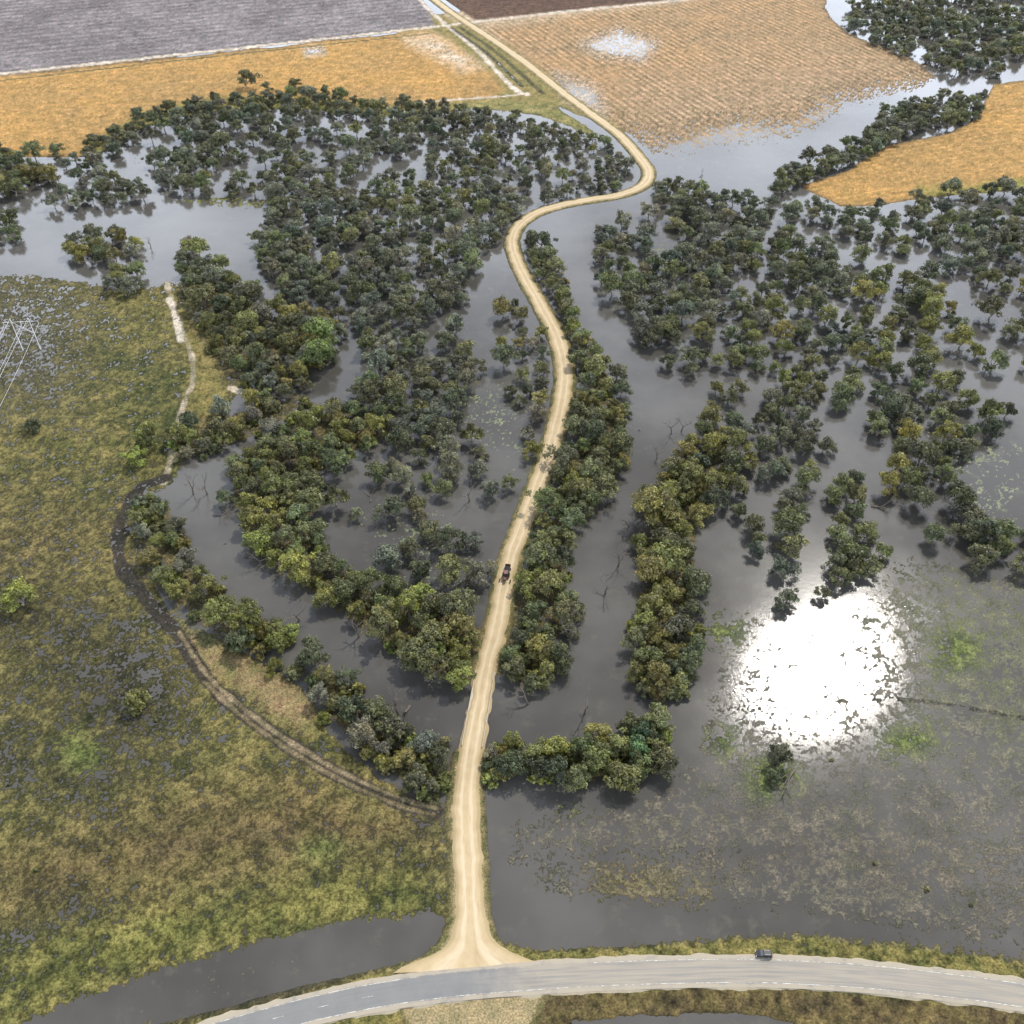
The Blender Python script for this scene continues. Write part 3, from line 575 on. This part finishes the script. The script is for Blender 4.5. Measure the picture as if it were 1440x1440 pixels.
# ---------------------------------------------------------------- vehicles
black=plain('black_paint',(.02,.021,.023),.25,.6,var=.05); glass=plain('car_glass',(.03,.035,.04),.05,.8,var=.02); rubber=plain('tyre',(.02,.02,.02),.85); chrome=plain('lamp_glass',(.7,.7,.68),.2,.6); red=plain('tail_lamp',(.35,.02,.02),.3); white=plain('white_paint',(.7,.7,.68),.35,.5); orange=plain('tractor_red',(.10,.03,.02),.4,.5,var=.1); hub=plain('wheel_rim',(.3,.3,.3),.4,.5)
def loft(prof,half,inset=0):
    n=len(prof); VV_=[(x,-half*k,z) for x,z,k in prof]+[(x,half*k,z) for x,z,k in prof]
    Fc=[tuple(range(n)),tuple(range(2*n-1,n-1,-1))]+[(i,n+i,n+(i+1)%n,(i+1)%n) for i in range(n)]; return VV_,Fc
def part(nm,v_,f_,mat,par,bev=0):
    o=add(nm,mesh_from(nm,v_,f_,[mat]),parent=par)
    import bmesh
    bm=bmesh.new(); bm.from_mesh(o.data); bmesh.ops.recalc_face_normals(bm,faces=bm.faces); bm.to_mesh(o.data); bm.free()
    if bev: b_=o.modifiers.new('b','BEVEL'); b_.width=bev; b_.segments=2
    return o
def box(x0,x1,y0,y1,z0,z1):
    return [(x0,y0,z0),(x1,y0,z0),(x1,y1,z0),(x0,y1,z0),(x0,y0,z1),(x1,y0,z1),(x1,y1,z1),(x0,y1,z1)],[(0,3,2,1),(4,5,6,7),(0,1,5,4),(1,2,6,5),(2,3,7,6),(3,0,4,7)]
def wheel(par,x,y,r,wd=.22):
    VV_=[];Fc=[]; prof=[(-wd/2,r*.55),(-wd/2,r*.92),(-wd*.35,r),(wd*.35,r),(wd/2,r*.92),(wd/2,r*.55)];n=18
    for yy,rr in prof:
        for j in range(n): VV_.append((x+rr*math.cos(j*6.2832/n),y+yy,r+rr*math.sin(j*6.2832/n)))
    for i in range(5):
        for j in range(n): Fc.append((i*n+j,i*n+(j+1)%n,(i+1)*n+(j+1)%n,(i+1)*n+j))
    part('wheel',VV_,Fc,rubber,par)
    VV_=[(x+r*.56*math.cos(j*6.2832/n),y+s_*wd*.4,r+r*.56*math.sin(j*6.2832/n)) for s_ in (-1,1) for j in range(n)]
    part('rim',VV_,[tuple(range(n)),tuple(range(2*n-1,n-1,-1))],hub,par)
def suv(name,loc,rz,paint_):
    e_=bpy.data.objects.new(name,None); scene.collection.objects.link(e_); e_.location=loc; e_.rotation_euler=(0,0,rz)
    body=[(-2.25,.35,.95),(-2.3,.75,.97),(-2.22,1.02,.93),(.95,1.05,.93),(2.05,.92,.88),(2.3,.7,.9),(2.3,.35,.92)]
    part('body',*loft(body,.93),paint_,e_,.06)
    gl=[(-2.12,1.03,.90),(-1.85,1.58,.76),(.25,1.60,.76),(1.02,1.06,.86)]
    part('windows',*loft(gl,.93),glass,e_,.03)
    part('roof',*loft([(-1.9,1.57,.78),(-1.8,1.66,.7),(.1,1.68,.7),(.32,1.59,.78)],.93),paint_,e_,.03)
    for s_ in (-1,1):
        part('roof_rail',*box(-1.6,0,s_*.6-.02,s_*.6+.02,1.68,1.74),chrome,e_)
        part('headlamp',*box(2.2,2.32,s_*.68-.15,s_*.68+.15,.62,.78),chrome,e_,.02)
        part('tail_lamp',*box(-2.31,-2.2,s_*.74-.1,s_*.74+.1,.75,1.0),red,e_,.02)
        part('mirror',*box(.75,.9,s_*.98-.1,s_*.98+.1,1.05,1.2),paint_,e_,.02)
        for xx in (-1.4,1.42): wheel(e_,xx,s_*.82,.36)
    part('number_plate',*box(2.31,2.33,-.2,.2,.45,.56),white,e_)
    part('bumper',*box(2.25,2.36,-.75,.75,.35,.5),rubber,e_,.02)
    return e_
x,y=map(float,G(1073,1344)); suv('parked_car',(x,y,.60),math.radians(-2)+math.pi,black)
x,y=map(float,G(714,815)); i=int(np.argmin(np.hypot(rW[:,0]-x,rW[:,1]-y))); x,y=rW[i]; tv=rW[i+3]-rW[i-3]; ang=math.atan2(tv[1],tv[0])+math.pi
tr_=bpy.data.objects.new('tractor',None); scene.collection.objects.link(tr_); tr_.location=(x,y,.79); tr_.rotation_euler=(0,0,ang); tr_.scale=(1.1,1.1,1.1)
part('bonnet',*loft([(.3,.8,1),(.3,1.7,.9),(2.3,1.55,.8),(2.45,1.3,.85),(2.45,.8,1)],.5),orange,tr_,.06)
part('cab_glass',*loft([(-1.3,1.2,1),(-1.2,2.5,.9),(.3,2.5,.9),(.5,1.2,1)],.72),glass,tr_,.03)
part('cab_roof',*box(-1.35,.45,-.75,.75,2.5,2.66),orange,tr_,.05)
part('chassis',*box(-1.2,2.0,-.35,.35,.6,.95),rubber,tr_,.03)
part('exhaust',*box(1.2,1.3,.42,.52,1.6,2.6),rubber,tr_)
for s_ in (-1,1):
    wheel(tr_,-.8,s_*1.05,.88,.5); wheel(tr_,1.8,s_*.85,.55,.34)
    part('mudguard',*loft([(-1.7,1.5,1),(-1.3,1.95,1),(-.3,1.95,1),(.1,1.5,1),(-.3,1.88,1),(-1.3,1.88,1)],.28),orange,tr_)
    tr_.children[-1].location.y=s_*1.05
part('trailer_bed',*box(-5.6,-2.2,-1.0,1.0,.85,1.0),rubber,tr_,.02)
for a_ in (box(-5.6,-2.2,-1.0,-.94,1.0,1.45),box(-5.6,-2.2,.94,1.0,1.0,1.45),box(-5.6,-5.54,-.93,.93,1.0,1.45)): part('trailer_side',*a_,orange,tr_)
part('drawbar',*box(-2.2,-1.2,-.06,.06,.75,.85),rubber,tr_)
for s_ in (-1,1): wheel(tr_,-4.1,s_*1.1,.42,.25)
# ---------------------------------------------------------------- sky + sun
sd_=Vector((430,F*ct-220*st,F*st+220*ct)).normalized(); elev=math.asin(sd_.z); az=math.atan2(sd_.x,sd_.y)
wd=bpy.data.worlds.new('World'); scene.world=wd; wd.use_nodes=True; nt=wd.node_tree; bg=nt.nodes['Background']
sk=nt.nodes.new('ShaderNodeTexSky'); sk.sky_type='NISHITA'; sk.sun_disc=False; sk.sun_elevation=elev; sk.sun_rotation=az; sk.dust_density=1.5; sk.altitude=100
tc=nt.nodes.new('ShaderNodeTexCoord'); sp=nt.nodes.new('ShaderNodeSeparateXYZ'); nt.links.new(tc.outputs['Generated'],sp.inputs[0])
def mth(op,a_,b_):
    n=nt.nodes.new('ShaderNodeMath'); n.operation=op
    for k,v in enumerate((a_,b_)):
        if isinstance(v,(int,float)): n.inputs[k].default_value=v
        else: nt.links.new(v,n.inputs[k])
    return n.outputs[0]
zz=mth('ADD',mth('MAXIMUM',sp.outputs[2],0),.12); cx=nt.nodes.new('ShaderNodeCombineXYZ'); nt.links.new(mth('DIVIDE',sp.outputs[0],zz),cx.inputs[0]); nt.links.new(mth('DIVIDE',sp.outputs[1],zz),cx.inputs[1])
no=nt.nodes.new('ShaderNodeTexNoise'); no.inputs['Scale'].default_value=2.4; no.inputs['Detail'].default_value=4; no.inputs['Roughness'].default_value=.55; nt.links.new(cx.outputs[0],no.inputs['Vector'])
mr=nt.nodes.new('ShaderNodeMapRange'); mr.interpolation_type='SMOOTHSTEP'; mr.inputs[1].default_value=.34; mr.inputs[2].default_value=.60; mr.inputs[3].default_value=.35; nt.links.new(no.outputs['Fac'],mr.inputs[0])
# broken cloud: thick and bright low down, thin overhead
hz=nt.nodes.new('ShaderNodeMapRange'); hz.inputs[1].default_value=.45; hz.inputs[2].default_value=.88; hz.inputs[3].default_value=1.0; hz.inputs[4].default_value=.12; nt.links.new(sp.outputs[2],hz.inputs[0])
cc=nt.nodes.new('ShaderNodeMix'); cc.data_type='RGBA'; cc.inputs[6].default_value=(23,24.6,28,1); cc.inputs[7].default_value=(50,54,62,1)
hb=nt.nodes.new('ShaderNodeMapRange'); hb.inputs[1].default_value=.30; hb.inputs[2].default_value=.74; hb.inputs[3].default_value=1.0; hb.inputs[4].default_value=0; nt.links.new(sp.outputs[2],hb.inputs[0]); nt.links.new(hb.outputs[0],cc.inputs[0])
mx=nt.nodes.new('ShaderNodeMix'); mx.data_type='RGBA'; nt.links.new(mth('MULTIPLY',mr.outputs[0],hz.outputs[0]),mx.inputs[0]); nt.links.new(sk.outputs[0],mx.inputs[6]); nt.links.new(cc.outputs[2],mx.inputs[7])
nt.links.new(mx.outputs[2],bg.inputs['Color']); bg.inputs['Strength'].default_value=.068
sl=bpy.data.lights.new('sun','SUN'); sl.energy=4.8; sl.angle=math.radians(.5); sl.color=(1,.95,.86)
so=bpy.data.objects.new('sun',sl); scene.collection.objects.link(so); so.rotation_euler=sd_.to_track_quat('Z','Y').to_euler()
# ---------------------------------------------------------------- camera
cam=bpy.data.cameras.new('camera'); cam.sensor_width=36; cam.lens=36*F/1440; cam.clip_start=1; cam.clip_end=80000
co_=bpy.data.objects.new('camera',cam); scene.collection.objects.link(co_); co_.location=(0,0,H); co_.rotation_euler=(math.pi/2-TH,0,0)
scene.camera=co_
scene.view_settings.view_transform='Standard'; scene.view_settings.look='None'; scene.view_settings.exposure=0
print('done',time.time()-T0)
